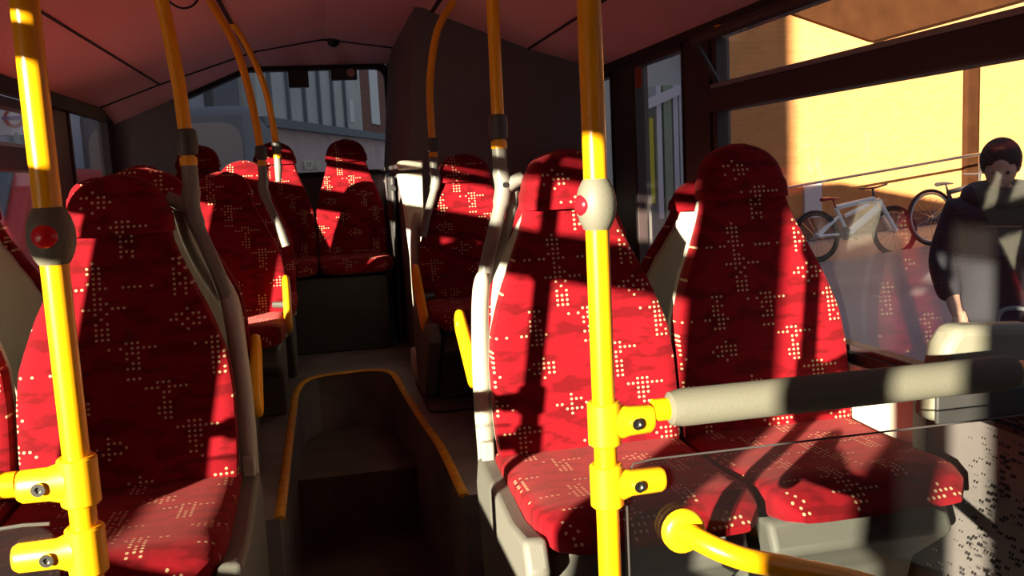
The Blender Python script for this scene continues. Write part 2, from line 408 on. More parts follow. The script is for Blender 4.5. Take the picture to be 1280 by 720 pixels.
def window(X, s, y0, y1, z0=.86, z1=1.78, hopper=True, bar=(1.516, 1.606), label='side window', tilt=False, e=.028):
    wi = empty('window_%d' % wn[0]); wn[0] += 1; stru(wi, label)
    xa, xb = (X-.012, X+.03) if s > 0 else (X-.03, X+.012)
    m = MB(); m.box(xa, xb, y0, y0+e, z0, z1); m.box(xa, xb, y1-e, y1, z0, z1); m.box(xa, xb, y0, y1, z0, z0+.02); m.box(xa, xb, y0, y1, z1-.03, z1)
    m.build('window_frame', 'frame', wi, bevel=.003)
    if hopper:
        m = MB(); m.box(xa-.012, xb+.012, y0, y1, bar[0], bar[1]); m.build('transom_bar', 'frame', wi, bevel=.006)
        xi = X-.026 if s > 0 else X+.026
        MB().box(min(xi, xi-s*.006), max(xi, xi-s*.006), y0+e, y1-e, bar[1]-.016, bar[1]-.004).build('aluminium_strip', 'alu', wi)
        MB().box(X+.006*s-.002, X+.006*s+.002, y0, y1, z0, bar[0]).build('pane', 'glass', wi)
        if not tilt:
            m = MB(); m.box(xa-.004, xb+.004, y0, y1, 1.686, 1.726); m.build('hopper_rail', 'frame', wi, bevel=.004)
            MB().box(X+.006*s-.002, X+.006*s+.002, y0, y1, bar[1], z1).build('hopper_pane', 'glass', wi)
        else:
            # sash hinged at the bar, leaning inwards at the top
            g = MB(); g.add([(X-.005, y0+e, bar[1]), (X-.005, y1-e, bar[1]), (X-.085, y1-e, 1.742), (X-.085, y0+e, 1.742)], [(0, 1, 2, 3)])
            g.build('hopper_pane', 'glass', wi)
            r = MB(); r.tube([(X-.085, y0+e, 1.742), (X-.085, y1-e, 1.742)], .017, 8); r.tube([(X-.085, y1-e, 1.742), (X-.004, y1-e, bar[1])], .012, 8)
            r.build('hopper_sash', 'frame', wi, smooth=True)
            a = MB(); a.box(X-.095, X, y1-.23, y1-.205, 1.748, 1.76); a.build('hopper_stay', 'yplast', wi)
    else:
        MB().box(X+.006*s-.002, X+.006*s+.002, y0, y1, z0, z1).build('pane', 'glass', wi)
    return wi
window(XR, 1, .97, 2.81, .855, tilt=True, label='large right side window with open hopper')
window(XR, 1, 3.064, 3.567, .855, hopper=False, e=.010, label='narrow right quarter window')
window(XR, 1, 3.87, 5.3, .855, hopper=False, e=.010, label='rearmost right window beside tower')
window(XR, 1, -.78, .85, .855, label='right side window')
lb = (1.448, 1.554)
window(XL, -1, -.05, 1.15, bar=lb, label='left side window'); window(XL, -1, 1.37, 2.67, bar=lb, label='left side window')
window(XL, -1, 2.87, 4.16, bar=lb, label='left side window'); window(XL, -1, 4.62, 5.45, bar=lb, hopper=False, label='rearmost left side window')
window(XL, -1, -.68, -.22, .62, 1.743, hopper=False, label='glazed door leaf on the left'); window(XL, -1, -.99, -.78, .62, 1.743, hopper=False, label='narrow glazed door leaf on the left')
# black strip above right windows, sill strip below
m = MB(); m.box(XR-.03, XR+.002, .3, 3.99, 1.775, 1.815); stru(m.build('trim_7', 'dframe'), 'black strip above right side windows')
m = MB(); m.box(XR-.022, XR+.002, .3, 3.99, .835, .862); stru(m.build('trim_8', 'dframe'), 'black rubber sill under right side window')
m = MB(); m.box(XR-.035, XR+.002, 1.74, 3.9, .55, .833); stru(m.build('trim_9', 'cream'), 'cream lining panel below the right window')
m = MB(); m.box(XR-.042, XR-.02, 1.2, 1.78, .812, .822); stru(m.build('trim_10', 'dframe'))
m = MB(); m.box(XL-.002, XL+.03, YF, 5.5, 1.735, 1.80); stru(m.build('trim_11', 'dframe'), 'dark strip above left side windows')
# blind pillar linings
m = MB(); m.box(XR-.012, XR+.002, 2.835, 3.045, .85, 1.79); stru(m.build('trim_12', 'frame'), 'window pillar between large and quarter window')
m = MB(); m.box(XR-.006, XR+.002, 3.59, 3.85, .85, 1.79); stru(m.build('trim_13', 'dark'), 'window pillar beside the dark tower')
# sticker on quarter window
tag(MB().box(XR-.012, XR-.010, 3.47, 3.545, 1.665, 1.745).build('window_sticker', plain('sticker', (.30, .05, .04), .5)), 'small dark red sticker at top corner of quarter window', 'sticker')
# unseen bulkhead added behind the camera to keep daylight out
stru(MB().box(XL, XR, YF-.05, YF, -.35, 2.2).build('wall_front', 'wall'), 'dark bulkhead added at the unseen front to cut light')

# floors
UP, LOW = .50, .25
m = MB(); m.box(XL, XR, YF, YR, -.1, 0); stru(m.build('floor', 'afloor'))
yE = 2.30
left_edge = [(-.165, yE), (-.163, 3.4), (-.158, 3.72), (-.13, 3.90), (-.07, 3.99)]
right_edge = [(.16, 4.02), (.245, 3.93), (.268, 3.55), (.290, 3.1), (.312, 2.75), (.315, yE)]
m = MB(); m.prism([(XL, yE), *left_edge, (.05, 4.015), (.05, YR), (XL, YR)], 2, 0, UP)
m.prism([(.05, 4.015), *right_edge, (XR, yE), (XR, YR), (.05, YR)], 2, 0, UP)
stru(m.build('floor_upper', 'floor'), 'raised vinyl floor around the aisle')
m = MB(); m.box(XL, -.175, YF+1.6, yE, 0, LOW); m.box(.325, XR, YF+1.6, yE, 0, LOW); stru(m.build('floor_plinth', 'floor'), 'seat plinths beside the lower aisle')
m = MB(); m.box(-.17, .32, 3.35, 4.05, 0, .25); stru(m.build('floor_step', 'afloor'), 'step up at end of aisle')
m = MB(); path = smoothpath([(x, y, UP+.001) for x, y in left_edge+[(.05, 4.015)]+right_edge], 6)
m.tube(path, .014, 8, flat=.45); stru(m.build('trim_14', 'nosing', smooth=True), 'yellow step edge around lower aisle')
# hatch in raised floor
h = empty('floor_hatch', (0, 0, UP)); tag(h, 'grey floor hatch with rounded dark outline by right aisle edge', 'hatch')
def rrect(x0, x1, y0, y1, r, n=5):
    o = []
    for cx, cy, a in ((x1-r, y1-r, 0), (x0+r, y1-r, 90), (x0+r, y0+r, 180), (x1-r, y0+r, 270)):
        o += [(cx+r*math.cos(math.radians(a+90*k/n)), cy+r*math.sin(math.radians(a+90*k/n))) for k in range(n+1)]
    return o
MB().prism(rrect(.33, .78, 3.17, 3.72, .04), 2, 0, .003).build('hatch_plate', plain('hatch_grey', (.13, .13, .125), .55), h)
MB().tube([(x, y, .004) for x, y in rrect(.33, .78, 3.17, 3.72, .04)], .005, 6, closed=True).build('hatch_seal', 'black', h)
# plinth under row two on the right
pl = empty('seat_plinth', (.34, 3.80, UP)); tag(pl, 'low cream and grey seat plinth under right-hand seats of second row', 'plinth')
MB().box(.0, .92, 0, .18, 0, .10).build('plinth_body', 'cream', pl, bevel=.01)

# ------------------------------------------------------------------ seats
def hw(z, H=.225, hd=.100):
    """half width of seat back at height z above cushion line 0; top .70"""
    k = [(0, .97), (.10, 1.0), (.22, 1.0), (.30, .965), (.38, .86), (.46, .72), (.52, .61), (.58, .53), (.64, .50)]
    z = min(max(z, 0), .64)
    for a, b in zip(k, k[1:]):
        if a[0] <= z <= b[0]:
            t = (z-a[0])/(b[0]-a[0]); t = t*t*(3-2*t)*.35+t*.65
            f = a[1]+(b[1]-a[1])*t
            return H*f if z < .30 else hd+(H-hd)*((f-.5)/.5)*1.0
    return hd
def ring_back(z, w, yf, yb, n=28, p=.42, bol=.0):
    """superelliptic ring: front y=yf (towards -Y), back yb"""
    r = []; cy = (yf+yb)/2; t = (yb-yf)/2
    for k in range(n):
        a = 2*PI*k/n; c, s = math.cos(a), math.sin(a)
        x = w*math.copysign(abs(c)**.55, c); y = cy+t*math.copysign(abs(s)**p, s)
        if s < 0: y -= bol*(abs(x)/max(w, .01))**3-bol*.35
        r.append((x, y, z))
    return r
def make_seat(aisle_side=0, zc=.45, zh=.70, H=.225, base=True):
    """front facing -Y. origin on its floor below the seat back. zc cushion height, zh height of back above it"""
    root = empty('bus_seat')
    S = zh/.70
    def yb_(z): return -.0+.14*(z/.70)**1.15       # recline
    rs = []
    for i in range(17):
        z = .60*i/16; q = .015 if z < .5 else .01
        rs.append(ring_back(zc-.03+z*S, hw(z, H), yb_(z)-.045, yb_(z)+.03, bol=q))
    MB().rings(rs).build('backrest', 'fab', root, smooth=True)
    rs = []
    for i in range(12):
        t = i/11; z = .565+.135*t
        f = (1-t**3.2)**.5 if t < 1 else .0
        w = hd = .108*max(f, .16)+(.006 if t < .3 else 0)
        d = .055*max(f, .25); db = d*1.05
        rs.append(ring_back(zc-.03+(z+.02)*S, w, yb_(z)-.012-d, yb_(z)-.0+db, p=.6))
    MB().rings(rs).build('headrest', 'fab', root, smooth=True)
    # plastic shell behind, slightly proud at the sides
    rs = []
    for i in range(20):
        z = -.10+.68*i/19; zz = max(z, 0)
        w = (hw(min(zz, .64), H)-.006)*(1 if z < .62 else max(.35, math.sqrt(max(0, 1-((z-.62)/.09)**2))))
        rs.append(ring_back(zc-.03+z*S, w, yb_(zz)+.015, yb_(zz)+.062-.01*(zz/.7), p=.5))
    MB().rings(rs).build('back_shell', 'shell', root, smooth=True)
    # cushion
    rs = []
    N = 14
    for i in range(N+1):
        t = i/N; y = .0-.50*t
        w = H*(1.0-.16*max(0, (t-.72)/.28)**2.2) if t < 1 else H*.8
        th = .05*(1-.0*t); zt = zc+.008-.012*math.sin(PI*t)+.012*t; zt -= .06*max(0, (t-.8)/.2)**2
        zb = zc-.075+.02*max(0, (t-.8)/.2)**2
        if t > .93: w *= .96
        r = []
        for k in range(28):
            a = 2*PI*k/28; c, s = math.cos(a), math.sin(a)
            x = w*math.copysign(abs(c)**.45, c); z = (zt+zb)/2+(zt-zb)/2*math.copysign(abs(s)**.5, s)
            if s > 0: z += .010*(abs(x)/w)**3-.004
            r.append((x, y+.012, z))
        rs.append(r)
    MB().rings(rs).build('seat_cushion', 'fabs', root, smooth=True)
    # base
    if base: MB().prism([(-.40, zc-.075), (.045, zc-.075), (.06, zc-.16), (-.02, 0), (-.24, 0), (-.30, zc*.45), (-.43, zc-.14)], 0, -H+.02, H-.02).build('seat_base', 'dshell', root, bevel=.015)
    if aisle_side:
        s = aisle_side; x = s*(H+.008)
        pts = smoothpath([(x-s*.020, .115, zc+.41*S), (x-s*.008, .105, zc+.33*S), (x, .09, zc+.22*S), (x+s*.004, .075, zc+.10*S), (x+s*.004, .06, zc-.02), (x+s*.004, .06, zc-.10)], 6)
        MB().tube(pts, [.013, .018, .020]+[.021]*(len(pts)-3), 12, flat=1.1).build('side_frame', 'shell', root, smooth=True)
        m = MB(); m.prism([(-.47, zc-.09), (-.44, zc-.03), (-.30, zc-.05), (.05, zc-.02), (.09, zc-.09), (.03, .0), (-.20, .0)], 0, min(x-s*.02, x+s*.028), max(x-s*.02, x+s*.028))
        m.build('aisle_skirt', 'skirt', root, bevel=.012)
        m = MB(); m.box(min(x-s*.01, x+s*.02), max(x-s*.01, x+s*.02), .02, .09, zc-.10, zc+.02); m.build('frame_bracket', 'shell', root, bevel=.006)
    return root
def add_grip(root, s, H, y0, z0, y1, z1):
    """yellow loop grip standing off the aisle side"""
    x = s*(H+.04); a = Vector((x, y0, z0)); b = Vector((x, y1, z1)); d = (b-a).normalized(); q = Vector((0, -d.z, d.y)); L = (b-a).length
    hwid = .030; pts = []
    for k in range(9):
        t = PI*k/8; pts.append(b-d*hwid+q*hwid*math.cos(t)+d*hwid*math.sin(t))
    for k in range(9):
        t = PI*k/8; pts.append(a+d*hwid-q*hwid*math.cos(t)-d*hwid*math.sin(t))
    g = MB().tube(pts, .014, 10, closed=True).build('grab_handle', 'yplast', root, smooth=True); g['label'] = 'yellow loop handle'
    c = (a+b)/2
    MB().tube([(x, c.y-.03, c.z), (x-s*.05, c.y, c.z)], .012, 8).build('handle_mount', 'djoint', root, smooth=True)

G = 'red patterned bus seats'
def seat(x, y, z, zc, zh, side, label, H=.225, rz=0, grip=None, base=True):
    r = make_seat(side, zc, zh, H, base); r.location = (x, y, z); r.rotation_euler = (0, 0, rz)
    if grip: add_grip(r, *grip)
    tag(r, label, 'seat', G); return r
# near row (facing the camera)
seat(.578, 2.0, LOW, .455, .70, -1, 'red patterned seat in front right pair, aisle side, crossed by yellow pole')
seat(1.035, 2.0, LOW, .455, .70, 0, 'nearest window-side red seat on the right, mostly in shade')
seat(-.44, 2.02, LOW, .475, .675, 1, 'nearest left red seat, behind yellow pole with front-facing red button', H=.222)
seat(-.895, 2.02, LOW, .475, .675, 0, 'red seat at the left edge of the photo, beside nearest left seat', H=.222)
# back-to-back row facing the rear
seat(.645, 2.49, UP, .36, .56, 0, 'rear-facing seat backing onto the front right aisle seat', H=.215, rz=PI, grip=(1, .23, -.14, .43, .10, .29))
seat(1.07, 2.49, UP, .36, .47, 0, 'rear-facing seat whose pale back shows behind nearest right window seat', H=.205, rz=PI)
seat(-.43, 2.50, UP, .36, .56, 0, 'rear-facing seat whose dark head peeks behind nearest left seat', H=.215, rz=PI, grip=(-1, .185, -.03, .43, .10, .26))
seat(-.88, 2.50, UP, .36, .56, 0, 'rear-facing seat with dark shell showing at far left edge', H=.215, rz=PI)
# second row
seat(.585, 3.60, UP, .36, .59, -1, 'second-row red seat on the right with striped sunlight, by aisle', grip=(-1, .205, -.07, .49, -.33, .31), H=.215)
seat(1.04, 3.60, UP, .36, .59, 0, 'second-row red seat on the right, window side, hidden by front pair', H=.215)
seat(-.375, 3.60, UP, .36, .565, 0, 'second-row red seat on the left, right half sunlit, by aisle', grip=(1, .18, -.07, .49, -.16, .31), H=.215)
seat(-.83, 3.60, UP, .36, .565, 0, 'second-row red seat on the left, window side', H=.215)
seat(-.345, 4.25, UP, .36, .62, 0, 'third-row left seat with a bright sunlit headrest top', H=.205)
seat(-.79, 4.25, UP, .36, .62, 0, 'third-row left seat by the window', H=.205)
# rear bench
for x, l in ((.15, 'centre rear seat with sunlit headrest at end of aisle'), (-.23, 'dark rear bench seat just left of the centre rear seat'),
             (-.625, 'dark rear bench seat left of centre, behind third row')):
    seat(x, 4.95, UP+.10, .36, .63, 0, l, H=.19 if x < 0 else .187, base=False)
rb = empty('rear_bench_base', (-.2, 4.55, UP)); tag(rb, 'dark riser box carrying the rear bench seats', 'bench base')
MB().box(-.85, .50, -.02, .62, .0, .378).build('riser', 'dark', rb, bevel=.01)
ar = empty('rear_side_arm', (.358, 4.85, UP)); tag(ar, 'dark grey arm frame between centre rear seat and cream panel', 'arm frame')

# ------------------------------------------------------------------ poles
def joint_ball(root, p, btn, r=.0255, mat='joint', bmat='red'):
    k = MB().lathe([(.0175, -.035), (.020, -.031), (.0245, -.022), (.0275, -.010), (.028, 0), (.0275, .010), (.0245, .022), (.020, .031), (.0175, .035)], p).build('pole_joint', mat, root, smooth=True)
    b = Vector(btn).normalized()
    n = MB().lathe([(.0165, .0), (.0165, .021), (.014, .027), (.008, .031), (0, .032)], p, b).build('stop_button', bmat, k, smooth=True); n['label'] = 'red stop button'
    return k
def clamp(root, x, z, d, L, thick, tip=True):
    """yellow bracket collar on a pole, arm reaching in x direction d"""
    c = MB(); c.lathe([(.021, -.032), (.024, -.029), (.024, .029), (.021, .032)], (x, 0, z))
    m = c.rings([[(x+d*t, -.002+q*math.cos(2*PI*k/16), z+w_*math.sin(2*PI*k/16)) for k in range(16)] for t, q, w_ in
                 ((.012, .020, .029), (.035, .018, thick), (L-.006, .017, thick*.97), (L, .013, thick*.8))])
    o = m.build('clamp', 'yplast', root, smooth=True)
    MB().lathe([(.0075, 0), (.0085, .003), (.0085, .006), (.004, .006), (.0035, .003)], (x+d*.042, -.019, z), (0, -1, 0), 16).build('screw', 'steel', o, smooth=True)
    return o
def stanchion(x, label, d, btn):
    r = empty('grab_pole', (x, 1.2, 0)); tag(r, label, 'pole')
    MB().tube([(0, 0, .0), (0, 0, 2.10)], .0165, 20).build('pole', 'yellow', r, smooth=True)
    MB().lathe([(.045, 0), (.045, .01), (.02, .03), (.018, .05)], (0, 0, 0)).build('floor_flange', 'yplast', r, smooth=True)
    joint_ball(r, (0, 0, 1.301), btn)
    clamp(r, 0, .989, d, .072, .022); clamp(r, 0, .897, d, .086, .0195)
    return r
stanchion(.372, 'tall yellow pole before the right seats with grey side-button joint', 1, (-1, -.25, 0))
pL = stanchion(-.328, 'tall yellow pole at left with red button facing the camera', -1, (-.05, -1, .02))

# padded rails and screens
def rail(x0, x1, y, z, label):
    r = empty('padded_rail', (x0, y, z)); tag(r, label, 'rail'); L = x1-x0; fr = .0275; s = 1 if L > 0 else -1
    MB().tube([(0, 0, 0), (L, 0, 0)], .0165, 16).build('rail_tube', 'yellow', r, smooth=True)
    a = s*.022; b = L-s*.08
    MB().rings([[(t, q*math.cos(2*PI*k/24), q*math.sin(2*PI*k/24)) for k in range(24)] for t, q in
                ((a, .018), (a+s*.004, .024), (a+s*.02, fr), (b-s*.018, fr), (b-s*.005, .025), (b, .018))]).build('foam_grip', 'foam', r, smooth=True)
    return r
rail(.446, 1.13, 1.2, 1.0, 'grey foam-padded rail reaching from right pole to the window')
rail(-.40, -1.10, 1.2, .993, 'padded yellow rail clipped at the left edge, beside left pole')
s = empty('glass_screen', (.395, 1.205, 0)); tag(s, 'clear draught screen with printed dots below the padded rail', 'screen')
MB().prism(rrect(0, .86, .35, .925, .03), 1, -.003, .003).build('screen_panel', 'screen', s)
m = MB(); m.tube([(.01, 0, .36), (.008, 0, .90), (.02, 0, .922), (.05, 0, .9255), (.85, 0, .9255)], .0016, 6); m.build('screen_edge', plain('polished_edge', (.06, .055, .055), .3), s)
s = empty('glass_screen', (-1.1, 1.205, 0)); tag(s, 'clear draught screen beside the left yellow pole', 'screen')
MB().prism(rrect(0, .735, .35, .935, .03), 1, -.003, .003).build('screen_panel', 'lscreen', s)
m = MB(); m.tube([(.01, 0, .93), (.66, 0, .935), (.70, 0, .937), (.73, 0, .935)], .0025, 6); m.build('screen_edge', plain('polished_edge_grey', (.08, .08, .08), .3), s)
# curved yellow tube from a flange on the screen
t = empty('curved_handrail', (.485, 1.19, .815)); tag(t, 'curved yellow handrail growing from round flange, bottom right', 'handrail')
MB().lathe([(.033, .008), (.033, 0), (.028, -.006), (.018, -.008)], (0, 0, 0), (.0, 1, .0)).build('flange', 'yplast', t, smooth=True)
MB().tube(smoothpath([(0, 0, 0), (.012, -.03, -.003), (.035, -.055, -.012), (.07, -.07, -.024), (.14, -.075, -.045), (.25, -.075, -.085), (.5, -.07, -.2)], 8), .0165, 16).build('tube', 'yellow', t, smooth=True)
# moulded backrest block at the window
t = empty('wall_backrest', (1.168, 1.42, .86)); tag(t, 'moulded grey backrest block at lower right, below window behind the rail', 'backrest block')
MB().prism([(-.115, 0), (-.085, .14), (-.06, .175), (.115, .165), (.125, 0)], 1, -.02, .045).build('block', 'block', t, bevel=.018)
MB().box(-.11, .12, -.028, -.018, .0, .055).build('lower_trim', 'dark', t, bevel=.004)

# seat-top poles with forked handles
def forked_pole(x, y, zt, top, label, s, k=1.0, rp=.0155, knob=True, stems=True):
    """zt: height of the joint centre; s: +1 arms reach towards +x seats"""
    r = empty('seat_pole', (x, y, 0)); tag(r, label, 'pole')
    pts = [(0, 0, zt-.05*k)]+[(a-x, b-y, c) for a, b, c in top]
    MB().tube(smoothpath(pts, 8), rp*k, 16).build('pole', 'yellow', r, smooth=True)
    j = MB().lathe([(.016*k, -.03*k), (.022*k, -.026*k), (.0245*k, 0), (.022*k, .026*k), (.016*k, .03*k)], (0, 0, zt)).build('pole_joint', 'djoint', r, smooth=True)
    MB().lathe([(.0195*k, -.052*k), (.0195*k, -.034*k)], (0, 0, zt)).build('yellow_ring', 'yellow', r, smooth=True)
    z0 = zt-.05*k
    if not stems:
        MB().tube([(0, 0, z0), (0, 0, z0-.05*k), (s*.004, -.002, z0-.12*k)], [.018*k, .019*k, .014*k], 14).build('handle_stem', 'handle', r, smooth=True); return r
    h = MB().tube(smoothpath([(0, 0, z0), (0, 0, z0-.05*k), (s*.004, -.002, z0-.10*k), (s*-.012, -.01, z0-.16*k), (s*-.045, -.035, z0-.25*k), (s*-.068, -.045, z0-.335*k)], 5), [.018*k]*6+[.021*k]*8+[.017*k]*12, 14)
    h.build('handle_stem', 'handle', r, smooth=True)
    if stems == 2: return r
    MB().tube(smoothpath([(s*.002, 0, z0-.105*k), (s*.03, -.005, z0-.085*k), (s*.055*k, -.01, z0-.072*k)], 4), [.017*k]*5+[.016*k]*4, 12).build('handle_fork', 'handle', r, smooth=True)
    MB().tube(smoothpath([(s*.035, .01, z0-.10*k), (s*.020, .02, z0-.18*k), (s*-.012, .02, z0-.26*k), (s*-.062, -.035, z0-.335*k)], 5), .012*k, 12).build('inner_stem', 'handle', r, smooth=True)
    MB().lathe([(.007*k, 0), (.007*k, .003), (.003*k, .003)], (s*.006, -.021*k, z0-.09*k), (0, -1, 0), 12).build('screw', 'steel', r, smooth=True)
    return r
forked_pole(.432, 2.17, 1.462, [(.433, 2.17, 1.60), (.434, 2.17, 1.80), (.437, 2.17, 2.08)], 'yellow pole with pale forked handle on nearest right aisle seat', 1)
forked_pole(-.288, 2.17, 1.455, [(-.291, 2.17, 1.53), (-.297, 2.17, 1.62), (-.315, 2.16, 1.78), (-.355, 2.12, 1.95), (-.40, 2.06, 2.04)], 'yellow pole with dark forked handle on nearest left aisle seat', -1)
forked_pole(-.215, 3.66, 1.475, [(-.222, 3.66, 1.56), (-.245, 3.66, 1.74), (-.285, 3.66, 1.90), (-.36, 3.66, 2.06)], 'left one of two slim curved poles by rear window, on second-row left seat', -1, .95, stems=2)
forked_pole(-.180, 4.25, 1.515, [(-.188, 4.25, 1.62), (-.215, 4.25, 1.80), (-.275, 4.25, 1.97), (-.33, 4.25, 2.07)], 'slim curved pole on third-row left seat, right one of the pair by rear window', -1, .9, stems=False)
forked_pole(.456, 3.66, 1.478, [(.455, 3.66, 1.58), (.462, 3.66, 1.74), (.50, 3.66, 1.92), (.575, 3.66, 2.045)], 'slim curved yellow pole on the second-row right aisle seat', 1, .95, stems=2)
# ceiling cables
def cable(pts, label):
    o = MB().tube(smoothpath(pts, 8), .004, 6).build('ceiling_cable', 'black', smooth=True); tag(o, label, 'cable')
cable([(-.47, 3.3, 2.028), (-.455, 3.32, 1.985), (-.415, 3.34, 1.965), (-.375, 3.36, 1.985), (-.35, 3.4, 2.05)], 'thin black cable loop hanging from ceiling at top left')
cable([(.57, 3.3, 2.04), (.585, 3.3, 2.00), (.62, 3.3, 1.985), (.65, 3.3, 1.995), (.665, 3.3, 2.0)], 'thin black cable loop by ceiling end of second-row right pole')

MB().box(-.012, .012, -.25, .05, .0, .86).build('arm_post', 'dark', ar, bevel=.012)
MB().tube(smoothpath([(0, -.27, .80), (0, -.15, .84), (0, .05, .87)], 5), .014).build('arm_top', 'dark', ar, smooth=True)

# ------------------------------------------------------------------ outside
def slope(x): return -.24+.065*(x-3.6)
m = MB(); m.add([(-60, -60, -.30), (60, -60, -.30), (60, 80, -.30), (-60, 80, -.30)], [(0, 1, 2, 3)]); g = stru(m.build('floor_street', 'asphalt'), 'asphalt street around the bus')
m = MB(); xs2 = (2.9, 24)
m.add([(a, b, c) for a in xs2 for b in (-6, 15) for c in (-.35, slope(a))], [(0, 1, 3, 2), (4, 6, 7, 5), (0, 4, 5, 1), (2, 3, 7, 6), (1, 5, 7, 3)]); stru(m.build('floor_pavement', 'paving'), 'paved forecourt beyond right window')
# brick building to the right
WY = 13.2
b = empty('brick_building', (7, WY, 0)); tag(b, 'large brick wall glowing orange in sunlight outside right window', 'building')
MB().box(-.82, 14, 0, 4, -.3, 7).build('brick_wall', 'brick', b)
MB().box(-1.0, -.82, .0, 3.6, -.3, 6.8).build('corner_strip', 'purple', b)
pr = MB().box(3.43, 3.70, -.10, .02, 0, 3.3).build('drainpipe', 'brown', b, bevel=.05)
m = MB(); m.prism([(.2, 3.62), (1.7, 3.14), (4.6, 3.78), (9, 4.7), (9, 6.9), (.2, 6.9)], 1, -.12, .02); m.build('gable_shadow_panel', 'brown', b)  # dark panel put in place of a gable shadow on the wall
m = MB(); m.box(.55, .85, -.05, .02, .35, .95); m.build('notice_board', 'white', b)
m = MB(); m.box(-.8, 8.5, -.08, 0, slope(8), .40); m.build('brick_plinth', 'dbrick', b)
# slanting handrail
h = empty('outdoor_handrail', (9.2, 12.3, 0)); tag(h, 'thin metal handrail slanting up across the outdoor brick wall', 'handrail')
hp = [(-2.75, 0, .92), (1.0, 0, 1.28)]
m = MB(); m.tube([(-2.75, 0, .90), (.9, 0, 1.29)], .022, 8); m.build('top_bar', 'steel', h, smooth=True)
for x in (-2.6, .85): MB().tube([(x, 0, slope(9.2+x)), (x, 0, .9+.107*(x+2.75))], .02, 8).build('post', 'steel', h, smooth=True)
# bicycles
def bicycle(ox, oy, rz, lean, fm, rimm, label, wb=1.05, Rr=.33, flip=False):
    r = empty('bicycle', (ox, oy, slope(ox)+.0), rz); r.rotation_euler = (lean, 0, rz); tag(r, label, 'bicycle', None)
    for x in (0, wb):
        w_ = MB(); w_.tube([(x+Rr*math.cos(2*PI*k/40), 0, Rr+.02+Rr*math.sin(2*PI*k/40)) for k in range(40)], .024, 8, closed=True)
        o = w_.build('wheel', 'tyre', r, smooth=True)
        MB().tube([(x+(Rr-.04)*math.cos(2*PI*k/40), 0, Rr+.02+(Rr-.04)*math.sin(2*PI*k/40)) for k in range(40)], .014, 6, closed=True).build('rim', rimm, o, smooth=True)
        sp_ = MB()
        for k in range(16):
            a = 2*PI*k/16; sp_.tube([(x, .02*(-1)**k, Rr+.02), (x+(Rr-.04)*math.cos(a), 0, Rr+.02+(Rr-.04)*math.sin(a))], .0025, 4)
        sp_.tube([(x, -.04, Rr+.02), (x, .04, Rr+.02)], .02, 8)
        sp_.build('spokes', 'steel', o)
    q_ = wb/1.05; bb = (.42*q_, 0, .36); seatp = (.28*q_, 0, .72); head = (.80*q_, 0, .81); head2 = (.83*q_, 0, .67)
    f = MB()
    f.tube([bb, seatp], .026, 8); f.tube([seatp, head], .036, 8); f.tube([bb, head2], .052, 8); f.tube([head, head2], .034, 8)
    f.tube([(.40*q_, 0, .60), (.72*q_, 0, .74)], .03, 8)
    for sy in (-.05, .05): f.tube([bb, (0, sy, .35)], .020, 6); f.tube([(.36, 0, .60), (0, sy, .35)], .020, 6)
    f.build('frame', fm, r, smooth=True)
    f = MB()
    for sy in (-.055, .055): f.tube([(.82*q_, sy, .80), (wb-.01, sy, .35)], .03, 8)
    f.build('fork', fm, r, smooth=True)
    f = MB(); f.tube([head, (.79*q_, 0, .96)], .016, 8); f.tube([(.80*q_, -.30, .98), (.80*q_, -.1, .96), (.80*q_, .1, .96), (.80*q_, .30, .98)], .014, 8); f.build('handlebar', 'bdark', r, smooth=True)
    f = MB(); f.tube([(.08+.04, 0, .84), (.25, 0, .85), (.38, 0, .84)], [.06, .045, .02], 8, flat=.5); f.tube([seatp, (.25*q_, 0, .84)], .014, 8); f.build('saddle', 'redcar' if fm == 'bwhite' else 'bdark', r, smooth=True)
    f = MB(); f.tube([(.42, -.07, .36), (.56, -.09, .27)], .01, 6); f.tube([(.42, .07, .36), (.28, .09, .45)], .01, 6); f.lathe([(.09, -.004), (.09, .004)], (.42, -.04, .36), (0, 1, 0)); f.build('crank', 'bdark', r)
    return r
bicycle(6.50, 11.0, math.radians(1), math.radians(-6), 'bwhite', 'tyre', 'white-framed mountain bike leaning at left by the brick wall', wb=1.2)
bicycle(8.26, 11.0, math.radians(3), math.radians(-5), 'bdark', 'rim', 'dark bike with pale wheel rims behind the white bike', wb=1.1, Rr=.37)
# person ---------------------------------------------------------------
def skin_body(name, joints, edges, radii, mat, parent=None, sub=2):
    me = bpy.data.meshes.new(name); me.from_pydata(joints, edges, []); me.update(); me.materials.append(MT[mat])
    o = bpy.data.objects.new(name, me); COL.objects.link(o)
    if parent: o.parent = parent
    sk = o.modifiers.new('skin', 'SKIN'); sk.use_smooth_shade = True
    for i, rr in enumerate(radii):
        v = me.skin_vertices[0].data[i]; v.radius = rr if isinstance(rr, tuple) else (rr, rr); v.use_root = (i == 0)
    q = o.modifiers.new('sub', 'SUBSURF'); q.levels = sub; q.render_levels = sub
    return o
px_, py_ = 3.22, 3.80
pz = slope(px_)
pe = empty('person', (px_, py_, pz), math.radians(-40)); pe.scale = (.95, .95, .94); tag(pe, 'person with dark hair in black padded coat standing outside right window', 'person')
J = [(0, 0, .95), (0, 0, 1.12), (0, .01, 1.30), (0, .02, 1.42), (0, 0, 1.49), (0, -.02, 1.56),
     (-.17, .02, 1.40), (-.24, .0, 1.12), (-.20, -.14, .92), (-.17, -.20, .86),
     (.17, .02, 1.40), (.24, .0, 1.12), (.20, -.14, .92), (.17, -.20, .86),
     (-.10, 0, .88), (-.11, .0, .48), (-.11, .03, .08), (-.11, -.12, .04),
     (.10, 0, .88), (.11, -.02, .48), (.11, .03, .08), (.11, -.12, .04)]
